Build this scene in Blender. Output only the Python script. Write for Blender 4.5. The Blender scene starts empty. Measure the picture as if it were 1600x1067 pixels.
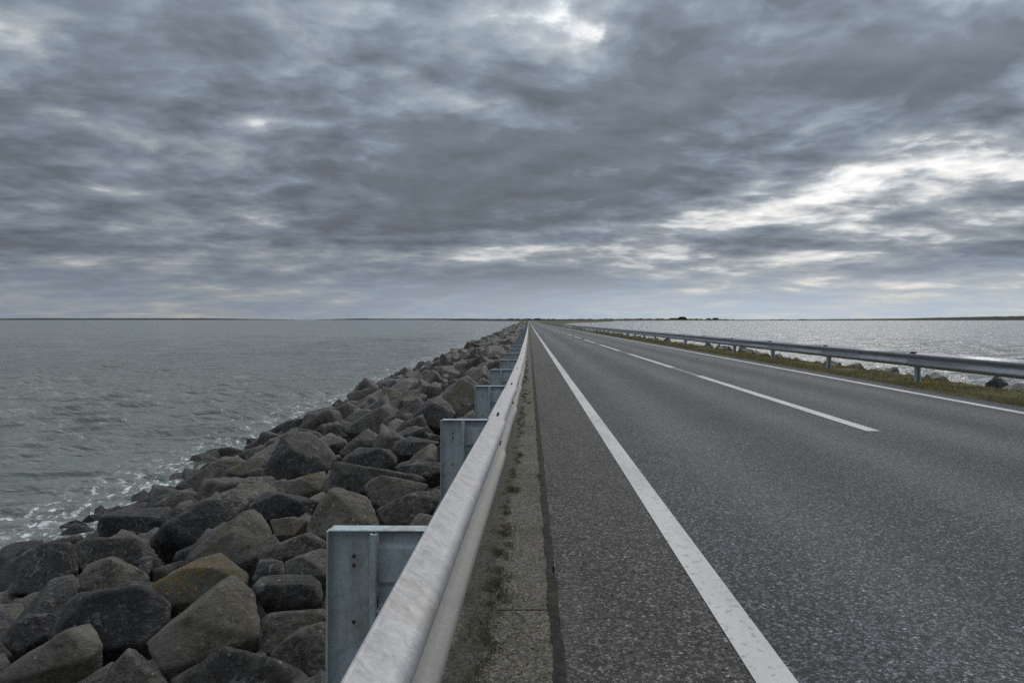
import bpy, bmesh, math, random
import numpy as np
from mathutils import Vector

random.seed(7)
rng = np.random.default_rng(7)
R = math.radians
SC = bpy.context.scene
COL = SC.collection

# ------------------------------------------------------------------ camera
# frame of the photograph is 1600 x 1067; the road's direction is +Y
FPX, VX, VY = 1067.0, 826.0, 499.3       # focal length and principal point (px)
EYE = 1.30                                # eye height above the road
cd = bpy.data.cameras.new('camera')
cam = bpy.data.objects.new('camera', cd)
COL.objects.link(cam)
cd.sensor_width = 36.0
cd.lens = 36.0 * FPX / 1600.0
cd.shift_x = -(VX - 800.0) / 1600.0
cd.shift_y = -(533.5 - VY) / 1600.0
cd.clip_start = 0.05
cd.clip_end = 60000.0
cam.location = (0, 0, EYE)
cam.rotation_euler = (R(90), 0, 0)
SC.camera = cam

# ------------------------------------------------------------------ view
SC.view_settings.view_transform = 'Standard'
SC.view_settings.look = 'None'
SC.view_settings.exposure = 0.52
SC.view_settings.gamma = 1.0
SC.view_settings.use_curve_mapping = False
SC.cycles.max_bounces = 5; SC.cycles.diffuse_bounces = 2; SC.cycles.glossy_bounces = 2
SC.cycles.use_denoising = False; SC.cycles.sample_clamp_indirect = 4.0
SUN_AZ, SUN_EL = R(24.0), R(40.0)         # azimuth to the right of +Y

# ------------------------------------------------------------------ node maths helper
class E:
    """a socket with arithmetic"""
    tree = None
    def __init__(s, sock): s.s = sock
    @staticmethod
    def node(kind, **kw):
        n = E.tree.nodes.new(kind)
        for k, v in kw.items(): setattr(n, k, v)
        return n
    @staticmethod
    def put(sock, v):
        if isinstance(v, E): E.tree.links.new(v.s, sock)
        elif v is not None: sock.default_value = v
    @staticmethod
    def m(op, a, b=None, c=None, clamp=False):
        n = E.node('ShaderNodeMath', operation=op, use_clamp=clamp)
        E.put(n.inputs[0], a); E.put(n.inputs[1], b); E.put(n.inputs[2], c)
        return E(n.outputs[0])
    def __add__(a, b): return E.m('ADD', a, b)
    __radd__ = __add__
    def __sub__(a, b): return E.m('SUBTRACT', a, b)
    def __rsub__(a, b): return E.m('SUBTRACT', b, a)
    def __mul__(a, b): return E.m('MULTIPLY', a, b)
    __rmul__ = __mul__
    def __truediv__(a, b): return E.m('DIVIDE', a, b)
    def __rtruediv__(a, b): return E.m('DIVIDE', b, a)
    def max(a, b): return E.m('MAXIMUM', a, b)
    def min(a, b): return E.m('MINIMUM', a, b)
    def pow(a, b): return E.m('POWER', a, b)
    def exp(a): return E.m('EXPONENT', a)
    def abs(a): return E.m('ABSOLUTE', a)
    def clamp(a): return E.m('ADD', a, 0.0, clamp=True)
    def step(a, lo, hi, o0=0.0, o1=1.0):
        n = E.node('ShaderNodeMapRange', interpolation_type='SMOOTHSTEP')
        E.put(n.inputs[0], a); E.put(n.inputs[1], lo); E.put(n.inputs[2], hi)
        E.put(n.inputs[3], o0); E.put(n.inputs[4], o1)
        return E(n.outputs[0])
def xyz(v):
    n = E.node('ShaderNodeSeparateXYZ'); E.put(n.inputs[0], v)
    return E(n.outputs[0]), E(n.outputs[1]), E(n.outputs[2])
def vec(x, y, z):
    n = E.node('ShaderNodeCombineXYZ')
    E.put(n.inputs[0], x); E.put(n.inputs[1], y); E.put(n.inputs[2], z)
    return E(n.outputs[0])
def noise(v, scale=1.0, detail=4.0, rough=0.5, dist=0.0, lac=2.0, color=False, kind='FBM'):
    n = E.node('ShaderNodeTexNoise', noise_type=kind)
    E.put(n.inputs['Vector'], v)
    n.inputs['Scale'].default_value = scale; n.inputs['Detail'].default_value = detail
    n.inputs['Roughness'].default_value = rough; n.inputs['Distortion'].default_value = dist
    n.inputs['Lacunarity'].default_value = lac
    return E(n.outputs['Color' if color else 'Fac'])
def voronoi(v, scale=1.0, feature='F1', color=False, rnd=1.0):
    n = E.node('ShaderNodeTexVoronoi', feature=feature)
    E.put(n.inputs['Vector'], v); n.inputs['Scale'].default_value = scale
    n.inputs['Randomness'].default_value = rnd
    return E(n.outputs['Color' if color else 'Distance'])
def mix(f, a, b, blend='MIX'):
    n = E.node('ShaderNodeMix', data_type='RGBA', blend_type=blend)
    E.put(n.inputs[0], f)
    E.put(n.inputs[6], a if isinstance(a, E) else (*a, 1.0)); E.put(n.inputs[7], b if isinstance(b, E) else (*b, 1.0))
    return E(n.outputs[2])
def ramp(f, stops, interp='LINEAR'):
    n = E.node('ShaderNodeValToRGB'); E.put(n.inputs[0], f)
    cr = n.color_ramp; cr.interpolation = interp
    while len(cr.elements) < len(stops): cr.elements.new(0.5)
    for e, (p, c) in zip(cr.elements, stops):
        e.position = p; e.color = (*c, 1.0) if len(c) == 3 else c
    return E(n.outputs[0])
def scale_vec(v, sx, sy, sz, ox=0, oy=0, oz=0):
    n = E.node('ShaderNodeMapping')
    E.put(n.inputs[0], v); n.inputs[3].default_value = (sx, sy, sz); n.inputs[1].default_value = (ox, oy, oz)
    return E(n.outputs[0])

# ------------------------------------------------------------------ sky
world = bpy.data.worlds.new('World'); SC.world = world
world.use_nodes = True
E.tree = world.node_tree
E.tree.nodes.clear()
SKY_STRENGTH = 0.1
def build_sky():
    tc = E.node('ShaderNodeTexCoord')
    D = E(tc.outputs['Generated'])
    dx, dy, dz = xyz(D)
    z = dz.max(0.0)
    # plane of the cloud deck
    k = z + 0.15
    u, v = dx / k, dy / k
    # tangent coordinates of the half of the sky ahead (heading of the road)
    yy = dy.max(0.12)
    s, t = dx / yy, z / yy
    front = dy.step(0.15, 0.5)
    wx, wy, wz = xyz(noise(vec(u * 0.9 + 3.1, v * 0.9 + 1.7, 0.4), 1.0, 3, 0.56, color=True))
    u2, v2 = u + (wx - 0.5) * 0.28, v + (wy - 0.5) * 0.28
    s2 = s + (wx - 0.5) * 0.34
    t2 = t + (wy - 0.5) * 0.62 * (t + 0.015)
    # cloud thickness: big masses, billows, tatters
    big = noise(vec(u2 * 0.75, v2 * 0.62, 1.3), 1.0, 2, 0.5) - 0.5
    mid = noise(vec(u2 * 2.1, v2 * 2.3, 5.1), 1.0, 8, 0.60) - 0.5
    lit = noise(vec(u2 * 2.1 + 0.10, v2 * 2.3 + 0.24, 5.1), 1.0, 4, 0.60) - 0.5
    vn = E.node('ShaderNodeTexVoronoi', feature='F1', voronoi_dimensions='2D', normalize=True)
    E.put(vn.inputs['Vector'], vec(u2 + mid * 0.25, v2 + (wz - 0.5) * 0.3 + mid * 0.25, 0.0)); vn.inputs['Scale'].default_value = 3.3
    vn.inputs['Detail'].default_value = 2.0; vn.inputs['Roughness'].default_value = 0.6; 
    puff = 0.34 - E(vn.outputs['Distance'])
    streak = noise(vec(s2 * 2.6, t2 * 26.0, 3.3), 1.0, 6, 0.58) - 0.5     # level bars of cloud low down
    lowbar = z.step(0.24, 0.05)
    base = mid * (1.45 - lowbar * 0.55) + big * 0.85 + puff * 0.80 * (1.0 - lowbar * 0.5) + streak * lowbar * 1.15 + 0.685
    relief = (lit - mid) * (1.0 - lowbar * 0.4) * 1.3
    # thick banks (+) and thin gaps (-) of this part of the sky
    banks = [   # px, py, rx, ry, rotation (deg), amount
        (300, 310, 560, 90, -3, 0.17), (60, 250, 200, 60, 8, 0.06), (330, 50, 330, 70, 6, 0.11),
        (1010, 200, 250, 90, -16, 0.25), (1440, 90, 330, 60, -12, 0.25), (800, 300, 270, 60, -8, 0.15), (1180, 30, 130, 36, 0, 0.16),
        (640, 190, 230, 80, 10, 0.10), (1500, 330, 210, 26, -5, 0.17), (1130, 440, 330, 16, 0, 0.10), (600, 430, 260, 18, 3, 0.12),
        (300, 440, 260, 14, 0, 0.05), (1250, 372, 150, 9, -2, 0.10),
        (960, 60, 130, 38, 8, -0.22), (1460, 235, 250, 62, -16, -0.17),
        (1290, 315, 230, 24, -10, -0.16), (1070, 352, 250, 17, -8, -0.17), (870, 388, 330, 13, -1, -0.20), (1300, 398, 300, 14, -3, -0.16),
        (735, 35, 50, 40, -50, -0.12), (110, 100, 120, 26, 28, -0.12), (100, 190, 160, 40, 25, -0.11), (540, 155, 90, 28, 30, -0.12), (250, 210, 100, 30, 30, -0.10),
        (200, 415, 300, 9, 1, -0.09), (1400, 446, 300, 7, -1, -0.13), (350, 457, 300, 6, 1, -0.08), (940, 466, 60, 5, 0, -0.12),
    ]
    tot = None
    for px, py, rx, ry, rot, amt in banks:
        a = R(rot); cs, sn = math.cos(a), math.sin(a)
        cx, cy = (px - VX) / FPX, (VY - py) / FPX
        ex, ey = s2 - cx, t2 - cy                      # y up; rotation given clockwise on the picture
        p = ex * (cs * FPX / rx) - ey * (sn * FPX / rx)
        q = ex * (sn * FPX / ry) + ey * (cs * FPX / ry)
        g = ((p * p + q * q) * -0.8).exp()
        tot = g * amt if tot is None else E.m('MULTIPLY_ADD', g, amt, tot)
    d = base + tot * front
    # closeness to the veiled sun
    sx, sy, sz = math.sin(SUN_AZ) * math.cos(SUN_EL), math.cos(SUN_AZ) * math.cos(SUN_EL), math.sin(SUN_EL)
    ca = dx * sx + dy * sy + dz * sz
    glow = ca.step(0.50, 0.97)
    thin = d.step(0.60, 0.36)                          # 1 in the gaps
    lum = ramp(d, [(0.16, (0.42,) * 3), (0.36, (0.34,) * 3), (0.47, (0.275,) * 3), (0.55, (0.208,) * 3), (0.68, (0.162,) * 3), (0.84, (0.122,) * 3), (1.0, (0.096,) * 3)])
    tint = ramp(d, [(0.36, (0.99, 1.0, 1.0)), (0.54, (0.91, 1.0, 1.08)), (0.78, (0.83, 0.985, 1.20)), (1.0, (0.85, 0.985, 1.18))])
    L, _, _ = xyz(lum)
    L = L * (1.0 + glow * (0.16 + thin * 0.40)) * (1.0 + relief * 0.9)
    # an overcast deck is brighter overhead than at the skyline
    L = L * (0.92 + z * 1.4)
    # far down the deck the clouds wash out into pale air
    low = z.step(0.10, 0.0)
    L = L * (1.0 - low * 0.66) + low * 0.66 * (0.235 + glow * 0.46)
    lv = E.node('ShaderNodeVectorMath', operation='SCALE')
    E.put(lv.inputs[0], tint); E.put(lv.inputs['Scale'], L)
    cloud = E(lv.outputs[0])
    warm = mix(low * (0.10 + glow * 0.8) + glow * thin * 0.25, (1, 1, 1), (1.07, 1.0, 0.91))
    cloud = mix(1.0, cloud, warm, 'MULTIPLY')
    # clear sky above the deck, showing through the thinnest holes
    ns = E.node('ShaderNodeTexSky', sky_type='NISHITA', sun_disc=False, sun_elevation=SUN_EL, sun_rotation=SUN_AZ,
                altitude=0.0, air_density=1.0, dust_density=1.5, ozone_density=1.0)
    cs = E.node('ShaderNodeVectorMath', operation='SCALE'); E.put(cs.inputs[0], cloud); cs.inputs['Scale'].default_value = 1.0 / SKY_STRENGTH
    hole = d.step(0.36, 0.20) * 0.22
    final = mix(hole, E(cs.outputs[0]), E(ns.outputs[0]))
    bg = E.node('ShaderNodeBackground'); E.put(bg.inputs[0], final); bg.inputs[1].default_value = SKY_STRENGTH
    out = E.node('ShaderNodeOutputWorld'); E.tree.links.new(bg.outputs[0], out.inputs[0])
build_sky()
world.cycles.sampling_method = 'MANUAL'
world.cycles.sample_map_resolution = 512

# ------------------------------------------------------------------ sun (veiled)
sl = bpy.data.lights.new('sun', 'SUN'); sl.energy = 0.8; sl.angle = R(32); sl.color = (1.0, 0.955, 0.90)
sun = bpy.data.objects.new('sun', sl); COL.objects.link(sun)
sun.rotation_euler = (math.pi / 2 - SUN_EL, 0, math.pi - SUN_AZ)   # lamp's -Z points away from the sun
dvec = Vector((math.sin(SUN_AZ) * math.cos(SUN_EL), math.cos(SUN_AZ) * math.cos(SUN_EL), math.sin(SUN_EL)))
sun.rotation_euler = dvec.to_track_quat('Z', 'Y').to_euler()

# ------------------------------------------------------------------ the lie of the land
SEA = -2.0
def zr(Y):                                  # the road sinks gently towards the far shore
    return -0.9 * (1.0 - np.exp(-np.maximum(Y, -20.0) * 0.0040 / 0.9))
XW = -6.9                                   # left waterline
def slope_z(X, Y):                          # left rock slope
    f = np.clip((-X - 0.55) / (-XW - 0.55), 0, 1.4)
    top = zr(Y) - 0.10
    return top + (SEA - top) * f + 0.14 * np.sin(np.pi * np.clip(f, 0, 1))
def pix_ray(px, py):
    return np.array([(px - VX) / FPX, 1.0, -(py - VY) / FPX])
def project(p):
    p = np.asarray(p, float)
    return VX + FPX * p[..., 0] / p[..., 1], VY - FPX * (p[..., 2] - EYE) / p[..., 1]

# ------------------------------------------------------------------ materials
MATS = {}
def material(name):
    m = bpy.data.materials.new(name); m.use_nodes = True
    MATS[name] = m
    E.tree = m.node_tree
    E.tree.nodes.clear()
    out = E.node('ShaderNodeOutputMaterial')
    b = E.node('ShaderNodeBsdfPrincipled')
    E.tree.links.new(b.outputs[0], out.inputs[0])
    return m, b
def pos():
    return E(E.node('ShaderNodeNewGeometry').outputs['Position'])
def objco():
    return E(E.node('ShaderNodeTexCoord').outputs['Object'])
def attr(name):
    n = E.node('ShaderNodeAttribute'); n.attribute_name = name
    return E(n.outputs['Color'])
def bump(h, strength, dist, normal=None):
    n = E.node('ShaderNodeBump'); n.inputs['Strength'].default_value = strength; n.inputs['Distance'].default_value = dist
    E.put(n.inputs['Height'], h)
    if normal is not None: E.put(n.inputs['Normal'], normal)
    return E(n.outputs[0])

def mat_asphalt():
    m, b = material('asphalt')
    P = pos(); x, y, z = xyz(P)
    chips = voronoi(P, 80.0, color=True); cr_, cg_, cb_ = xyz(chips)
    edge = voronoi(P, 80.0, 'DISTANCE_TO_EDGE')
    big = noise(scale_vec(P, 0.55, 0.10, 1), 1.0, 5, 0.6)
    patch = noise(scale_vec(P, 1.3, 0.6, 1), 1.0, 6, 0.65)
    grit = noise(P, 60.0, 4, 0.7)
    # wheel tracks: polished, slightly paler and bluer; the centre of the lane keeps more dark binder
    def band(c, w):
        d = (x - c + (big - 0.5) * 0.5) / w
        return ((d * d) * -1.0).exp()
    tracks = band(1.75, 0.38) + band(3.35, 0.36) + band(4.95, 0.38) + band(6.45, 0.34)
    oil = band(2.55, 0.30) + band(5.7, 0.28)
    val = cr_.pow(2.2) * 0.185 + 0.026 + (grit - 0.5) * 0.13
    val = val * edge.step(0.0, 0.12, 0.5, 1.0)
    val = val * (1.20 + tracks * 0.14 - oil * 0.12 + (patch - 0.5) * 0.75 + (big - 0.5) * 0.7)
    bright = cg_.step(0.93, 0.97) * cb_ * 0.26
    val = (val + bright).max(0.012)
    shoulder = (x + (patch - 0.5) * 0.05).step(0.86, 0.80)
    tintc = mix(shoulder, (0.965, 1.0, 1.075), (1.05, 1.0, 0.93))
    val = val * (1.0 - shoulder * 0.08)
    # pale dust blown along the edge of the hard shoulder
    dust = x.step(0.75, 0.18) * noise(scale_vec(P, 2.5, 0.35, 1), 1.0, 6, 0.6).step(0.48, 0.66)
    tv = E.node('ShaderNodeVectorMath', operation='SCALE'); E.put(tv.inputs[0], tintc); E.put(tv.inputs['Scale'], val)
    col = mix(dust * 0.45, E(tv.outputs[0]), (0.15, 0.13, 0.115))
    E.put(b.inputs['Base Color'], col)
    E.put(b.inputs['Roughness'], 0.82 - tracks * 0.10 + (cr_ - 0.5) * 0.2)
    b.inputs['Specular IOR Level'].default_value = 0.35
    h = edge.step(0.0, 0.25) * 0.7 + cg_ * 0.7 + grit * 0.5
    E.put(b.inputs['Normal'], bump(h, 0.75, 0.006))
mat_asphalt()

def mat_paint():
    m, b = material('road_paint')
    P = pos()
    grit = noise(P, 70.0, 4, 0.7); dirt = noise(scale_vec(P, 3.0, 0.8, 1), 1.0, 6, 0.65); spots = noise(P, 22.0, 5, 0.7)
    c = mix(dirt.step(0.35, 0.72), (0.60, 0.60, 0.585), (0.45, 0.45, 0.435))
    c = mix(spots.step(0.56, 0.64) * 0.6, c, (0.20, 0.20, 0.195))
    c = mix((grit - 0.5) * 0.6, c, (0.2, 0.2, 0.2))
    E.put(b.inputs['Base Color'], c); b.inputs['Roughness'].default_value = 0.7
    b.inputs['Specular IOR Level'].default_value = 0.3
    E.put(b.inputs['Normal'], bump(grit + spots, 0.35, 0.004))
mat_paint()
def mat_worn():
    m, b = material('worn_paint')
    P = pos(); n = noise(P, 40.0, 5, 0.75)
    E.put(b.inputs['Base Color'], mix(n.step(0.42, 0.6), (0.26, 0.26, 0.26), (0.09, 0.09, 0.092)))
    b.inputs['Roughness'].default_value = 0.8
mat_worn()

def mat_concrete():
    m, b = material('mossy_concrete')
    P = pos(); x, y, z = xyz(P)
    big = noise(scale_vec(P, 3.0, 1.0, 1), 1.0, 6, 0.65); grit = noise(P, 55.0, 6, 0.75); mid = noise(P, 9.0, 6, 0.7)
    pock = voronoi(P, 40.0)
    c = mix(big.step(0.38, 0.60), (0.106, 0.091, 0.066), (0.158, 0.140, 0.110))
    c = mix(mid.step(0.48, 0.60) * 0.55, c, (0.075, 0.074, 0.044))
    c = mix(grit.step(0.48, 0.58) * 0.85, c, (0.036, 0.033, 0.025))
    c = mix(grit.step(0.46, 0.38) * 0.7, c, (0.30, 0.285, 0.245))
    c = mix(voronoi(P, 75.0, color=True), c, c) if False else c
    E.put(b.inputs['Base Color'], c); b.inputs['Roughness'].default_value = 0.92
    E.put(b.inputs['Normal'], bump(grit * 1.0 + mid * 0.6 + pock * 0.5, 0.8, 0.008))
mat_concrete()
def mat_plain(name, c0, c1, scale, rough=0.9, bs=0.6, bd=0.01, spec=0.3, stretch=(1, 1, 1)):
    m, b = material(name)
    P = scale_vec(pos(), *stretch)
    n = noise(P, scale, 7, 0.68); n2 = noise(P, scale * 6.3, 5, 0.7)
    E.put(b.inputs['Base Color'], mix((n * 0.7 + n2 * 0.3).step(0.35, 0.65), c0, c1))
    b.inputs['Roughness'].default_value = rough; b.inputs['Specular IOR Level'].default_value = spec
    E.put(b.inputs['Normal'], bump(n + n2 * 0.6, bs, bd))
    return m
mat_plain('tar', (0.014, 0.014, 0.014), (0.060, 0.056, 0.048), 22.0, 0.85, 0.8, 0.006, 0.15)
mat_plain('soil', (0.078, 0.070, 0.053), (0.23, 0.21, 0.17), 45.0, 0.95, 1.0, 0.03)
mat_plain('rubble_bed', (0.010, 0.010, 0.010), (0.030, 0.028, 0.026), 4.0, 0.9, 1.0, 0.05)
mat_plain('verge_turf', (0.080, 0.074, 0.030), (0.150, 0.130, 0.055), 3.0, 0.95, 1.0, 0.05, stretch=(1, 0.5, 1))
mat_plain('marsh', (0.060, 0.062, 0.026), (0.11, 0.10, 0.045), 0.02, 0.95, 0.0, 0.1)
mat_plain('far_wood', (0.020, 0.026, 0.022), (0.045, 0.052, 0.042), 0.05, 0.95, 0.0, 0.1)
mat_plain('dark_steel', (0.030, 0.030, 0.032), (0.06, 0.055, 0.05), 30.0, 0.6, 0.3, 0.002)
mat_plain('slot_shadow', (0.010, 0.010, 0.010), (0.022, 0.020, 0.018), 30.0, 0.8, 0.2, 0.001)

def mat_zinc(name, c0, c1, dirt, dirt_amt, rough, streak, metal):
    m, b = material(name)
    P = pos(); x, y, z = xyz(P)
    n1 = noise(scale_vec(P, 4, 4, 4), 1.0, 6, 0.65)
    spangle = voronoi(P, 120.0, color=True); sp, _, _ = xyz(spangle)
    st = noise(vec((x + z) * 9.0, y * streak, (z - x) * 16.0), 1.0, 6, 0.7, 0.6)
    run = noise(vec(x * 22.0, y * 22.0, z * 1.6), 1.0, 5, 0.6)
    c = mix((n1 * 0.6 + sp * 0.25 + 0.1).step(0.3, 0.75), c0, c1)
    c = mix(st.step(0.44, 0.66) * 0.6, c, tuple(v * 0.72 for v in c0))
    c = mix((run * 0.5 + n1 * 0.5).step(0.50, 0.66) * dirt_amt, c, dirt)
    if name == 'rail_zinc':                  # road spray dries on the lower wave
        c = mix(z.step(0.640, 0.545) * (0.35 + st * 0.45), c, (0.31, 0.285, 0.245))
    E.put(b.inputs['Base Color'], c)
    b.inputs['Metallic'].default_value = metal
    E.put(b.inputs['Roughness'], rough + (st - 0.5) * 0.25)
    E.put(b.inputs['Normal'], bump(st * 0.7 + n1 * 0.3, 0.05, 0.003))
    return m
mat_zinc('rail_zinc', (0.34, 0.344, 0.352), (0.44, 0.443, 0.45), (0.27, 0.238, 0.192), 0.60, 0.55, 26.0, 0.25)
mat_zinc('far_rail_zinc', (0.33, 0.35, 0.375), (0.46, 0.48, 0.505), (0.21, 0.18, 0.145), 0.5, 0.42, 5.0, 0.6)
mat_zinc('post_zinc', (0.40, 0.475, 0.505), (0.52, 0.595, 0.62), (0.22, 0.165, 0.11), 0.55, 0.50, 5.0, 0.15)

def mat_rock():
    m, b = material('boulder')
    P = pos()
    a = attr('rk'); tint, lich, wet = xyz(a)
    off = vec(tint * 13.0, tint * 7.0, tint * 5.0)
    av = E.node('ShaderNodeVectorMath', operation='ADD'); E.put(av.inputs[0], P); E.put(av.inputs[1], off)
    Q = E(av.outputs[0])
    big = noise(Q, 2.2, 6, 0.62, 0.4); mid = noise(Q, 9.0, 7, 0.68, 0.3); fine = noise(Q, 42.0, 6, 0.72)
    layer = noise(scale_vec(Q, 5, 7, 9), 1.0, 5, 0.66, 0.8)
    c = mix(tint.step(0.05, 0.95), (0.017, 0.0175, 0.020), (0.080, 0.068, 0.054))
    m1 = noise(Q, 4.6, 8, 0.74, 0.4); m2 = noise(Q, 30.0, 6, 0.76)
    gain = m1.step(0.40, 0.60, 0.55, 1.55) * m2.step(0.40, 0.60, 0.55, 1.50) * layer.step(0.42, 0.52, 0.85, 1.12)
    cv = E.node('ShaderNodeVectorMath', operation='SCALE'); E.put(cv.inputs[0], c); E.put(cv.inputs['Scale'], gain)
    c = E(cv.outputs[0])
    c = mix(m2.step(0.56, 0.64) * 0.45, c, (0.22, 0.21, 0.195))
    # lichen: grey-green crust, ochre patches, white specks
    crust = (mid * 0.55 + fine * 0.25 + big * 0.3 + (lich - 0.5) * 0.22).step(0.52, 0.58) * lich.step(0.1, 0.7)
    c = mix(crust * 0.55, c, mix(big.step(0.4, 0.6), (0.125, 0.117, 0.072), (0.23, 0.22, 0.185)))
    ochre = noise(Q, 3.4, 6, 0.7).step(0.49, 0.56) * lich.step(0.62, 0.95) * noise(Q, 19.0, 5, 0.7).step(0.44, 0.54)
    c = mix(ochre * 0.75, c, (0.20, 0.115, 0.028))
    pt = E(E.node('ShaderNodeNewGeometry').outputs['Pointiness'])
    worn = (pt + (mid - 0.5) * 0.10).step(0.515, 0.575)
    c = mix(worn * 0.5, c, (0.17, 0.16, 0.148))
    vein = (noise(Q, 1.7, 4, 0.6, 1.2) - 0.5).abs().step(0.012, 0.0) * noise(Q, 3.0, 3, 0.5).step(0.50, 0.60)
    c = mix(vein * 0.6, c, (0.26, 0.26, 0.25))
    sp = voronoi(Q, 21.0); spr, spg, spb = xyz(voronoi(Q, 21.0, color=True))
    speck = (sp + (fine - 0.5) * 0.35).step(0.22, 0.10) * spr.step(0.70, 0.80)
    c = mix(speck * (0.5 + lich * 0.5), c, (0.36, 0.36, 0.345))
    c = mix(wet, c, mix(0.62, c, (0.006, 0.006, 0.006)))
    E.put(b.inputs['Base Color'], c)
    E.put(b.inputs['Roughness'], (0.54 + (mid - 0.5) * 0.7 + lich * 0.18) - wet * 0.25)
    b.inputs['Specular IOR Level'].default_value = 0.38
    h = m1 * 1.0 + m2 * 0.28 + layer * 0.5 + big * 0.5
    E.put(b.inputs['Normal'], bump(h, 1.0, 0.065))
mat_rock()

def mat_sea():
    m, b = material('sea_water')
    P = pos(); x, y, z = xyz(P)
    cdn = E.node('ShaderNodeCameraData')
    # turbid shallow water: grey-green body colour
    sw = noise(scale_vec(P, 0.02, 0.035, 0), 1.0, 4, 0.5)
    body = mix(sw.step(0.3, 0.7), (0.178, 0.201, 0.182), (0.206, 0.226, 0.204))
    # foam: churned lacy sheet beside the rocks, spread by drifting noise
    d = (x + 6.2) * -1.0
    near = (d.step(5.2, 0.4)) * (x.step(2.0, -2.0))
    n0 = noise(scale_vec(P, 0.55, 0.30, 0), 1.0, 5, 0.6, 0.5)
    wv = noise(P, 1.6, 4, 0.6, color=True)
    ad = E.node('ShaderNodeVectorMath', operation='MULTIPLY_ADD'); E.put(ad.inputs[0], wv); ad.inputs[1].default_value = (0.55, 0.55, 0); E.put(ad.inputs[2], scale_vec(P, 1.0, 0.8, 0))
    lace = voronoi(E(ad.outputs[0]), 1.7, 'DISTANCE_TO_EDGE'); lace2 = voronoi(E(ad.outputs[0]), 4.6, 'DISTANCE_TO_EDGE')
    f0 = noise(P, 6.0, 5, 0.7)
    amount = near * (n0 * 1.5 + 0.12)
    foam = (lace.step(0.15, 0.0) * 0.9 + lace2.step(0.10, 0.0) * 0.6) * amount.step(0.30, 0.70) * f0.step(0.46, 0.58)
    foam = foam.max(amount.step(0.86, 1.12) * f0.step(0.47, 0.58))
    # a rare white crest out at sea
    cap = noise(scale_vec(P, 0.16, 0.5, 0), 1.0, 7, 0.7).step(0.735, 0.76) * noise(scale_vec(P, 0.9, 2.2, 0), 1.0, 4, 0.6).step(0.50, 0.62)
    foam = foam.max(cap * 0.8).clamp()
    E.put(b.inputs['Base Color'], mix(foam, body, (0.78, 0.80, 0.81)))
    
    b.inputs['IOR'].default_value = 1.333
    r1 = noise(scale_vec(P, 0.9, 1.9, 1), 1.0, 3, 0.50, 0.5)
    r2 = noise(scale_vec(P, 4.0, 7.0, 1), 1.0, 2, 0.5, 0.3)
    r3 = noise(scale_vec(P, 0.20, 0.50, 1), 1.0, 3, 0.48, 0.6)
    far = E(cdn.outputs['View Distance']).step(25.0, 170.0)
    calm = 1.0 - far * 0.82
    h = (r1 * 0.34 + r2 * 0.035) * calm + r3 * (0.45 + far * 1.05) + foam * 0.03
    E.put(b.inputs['Roughness'], 0.09 + foam * 0.6 + far * 0.05)
    E.put(b.inputs['Normal'], bump(h, 1.0, 1.0))
mat_sea()

def mat_blade(name, cols):
    m, b = material(name)
    a = attr('rk'); t, u, w = xyz(a)
    E.put(b.inputs['Base Color'], ramp(t, [(i / (len(cols) - 1), c) for i, c in enumerate(cols)]))
    b.inputs['Roughness'].default_value = 0.8
    b.inputs['Specular IOR Level'].default_value = 0.2
mat_blade('grass', [(0.14, 0.13, 0.045), (0.24, 0.215, 0.085), (0.33, 0.28, 0.14), (0.44, 0.36, 0.22)])
mat_blade('moss', [(0.060, 0.054, 0.034), (0.100, 0.098, 0.030), (0.135, 0.125, 0.045), (0.23, 0.195, 0.14)])
mat_blade('chips', [(0.045, 0.042, 0.038), (0.12, 0.11, 0.10), (0.26, 0.25, 0.235), (0.52, 0.51, 0.48)])

# ------------------------------------------------------------------ object helpers
def link(name, me, mat=None, parent=None):
    o = bpy.data.objects.new(name, me); COL.objects.link(o)
    if mat is not None and not me.materials: me.materials.append(MATS[mat])
    if parent is not None: o.parent = parent
    return o
def mesh(name, verts, faces, smooth=False):
    me = bpy.data.meshes.new(name)
    me.from_pydata([tuple(map(float, v)) for v in verts], [], [tuple(int(i) for i in f) for f in faces])
    if smooth: me.polygons.foreach_set('use_smooth', [True] * len(me.polygons))
    me.update()
    return me
def np_mesh(name, V, T, attrs=None, smooth=False):
    """V (n,3), T (m,k) with k = 3 or 4"""
    me = bpy.data.meshes.new(name)
    n, (m, k) = len(V), T.shape
    me.vertices.add(n); me.vertices.foreach_set('co', np.ascontiguousarray(V, np.float32).ravel())
    me.loops.add(m * k); me.loops.foreach_set('vertex_index', np.ascontiguousarray(T, np.int32).ravel())
    me.polygons.add(m); me.polygons.foreach_set('loop_start', np.arange(0, m * k, k, dtype=np.int32))
    me.polygons.foreach_set('use_smooth', np.full(m, smooth, bool))
    if attrs is not None:
        a = me.attributes.new('rk', 'FLOAT_COLOR', 'POINT')
        c = np.ones((n, 4), np.float32); c[:, :3] = attrs
        a.data.foreach_set('color', c.ravel())
    me.update(calc_edges=True); me.validate()
    return me
def empty(name, loc=(0, 0, 0)):
    o = bpy.data.objects.new(name, None); COL.objects.link(o); o.location = loc
    o.empty_display_size = 0.2
    return o
def tag(o, label, cat=None, group=None, kind=None):
    if label: o['label'] = label
    if cat: o['category'] = cat
    if group: o['group'] = group
    if kind: o['kind'] = kind
    return o
def copy_of(o, parent, loc=None):
    c = o.copy(); COL.objects.link(c); c.parent = parent
    if loc is not None: c.location = loc
    return c
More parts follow.
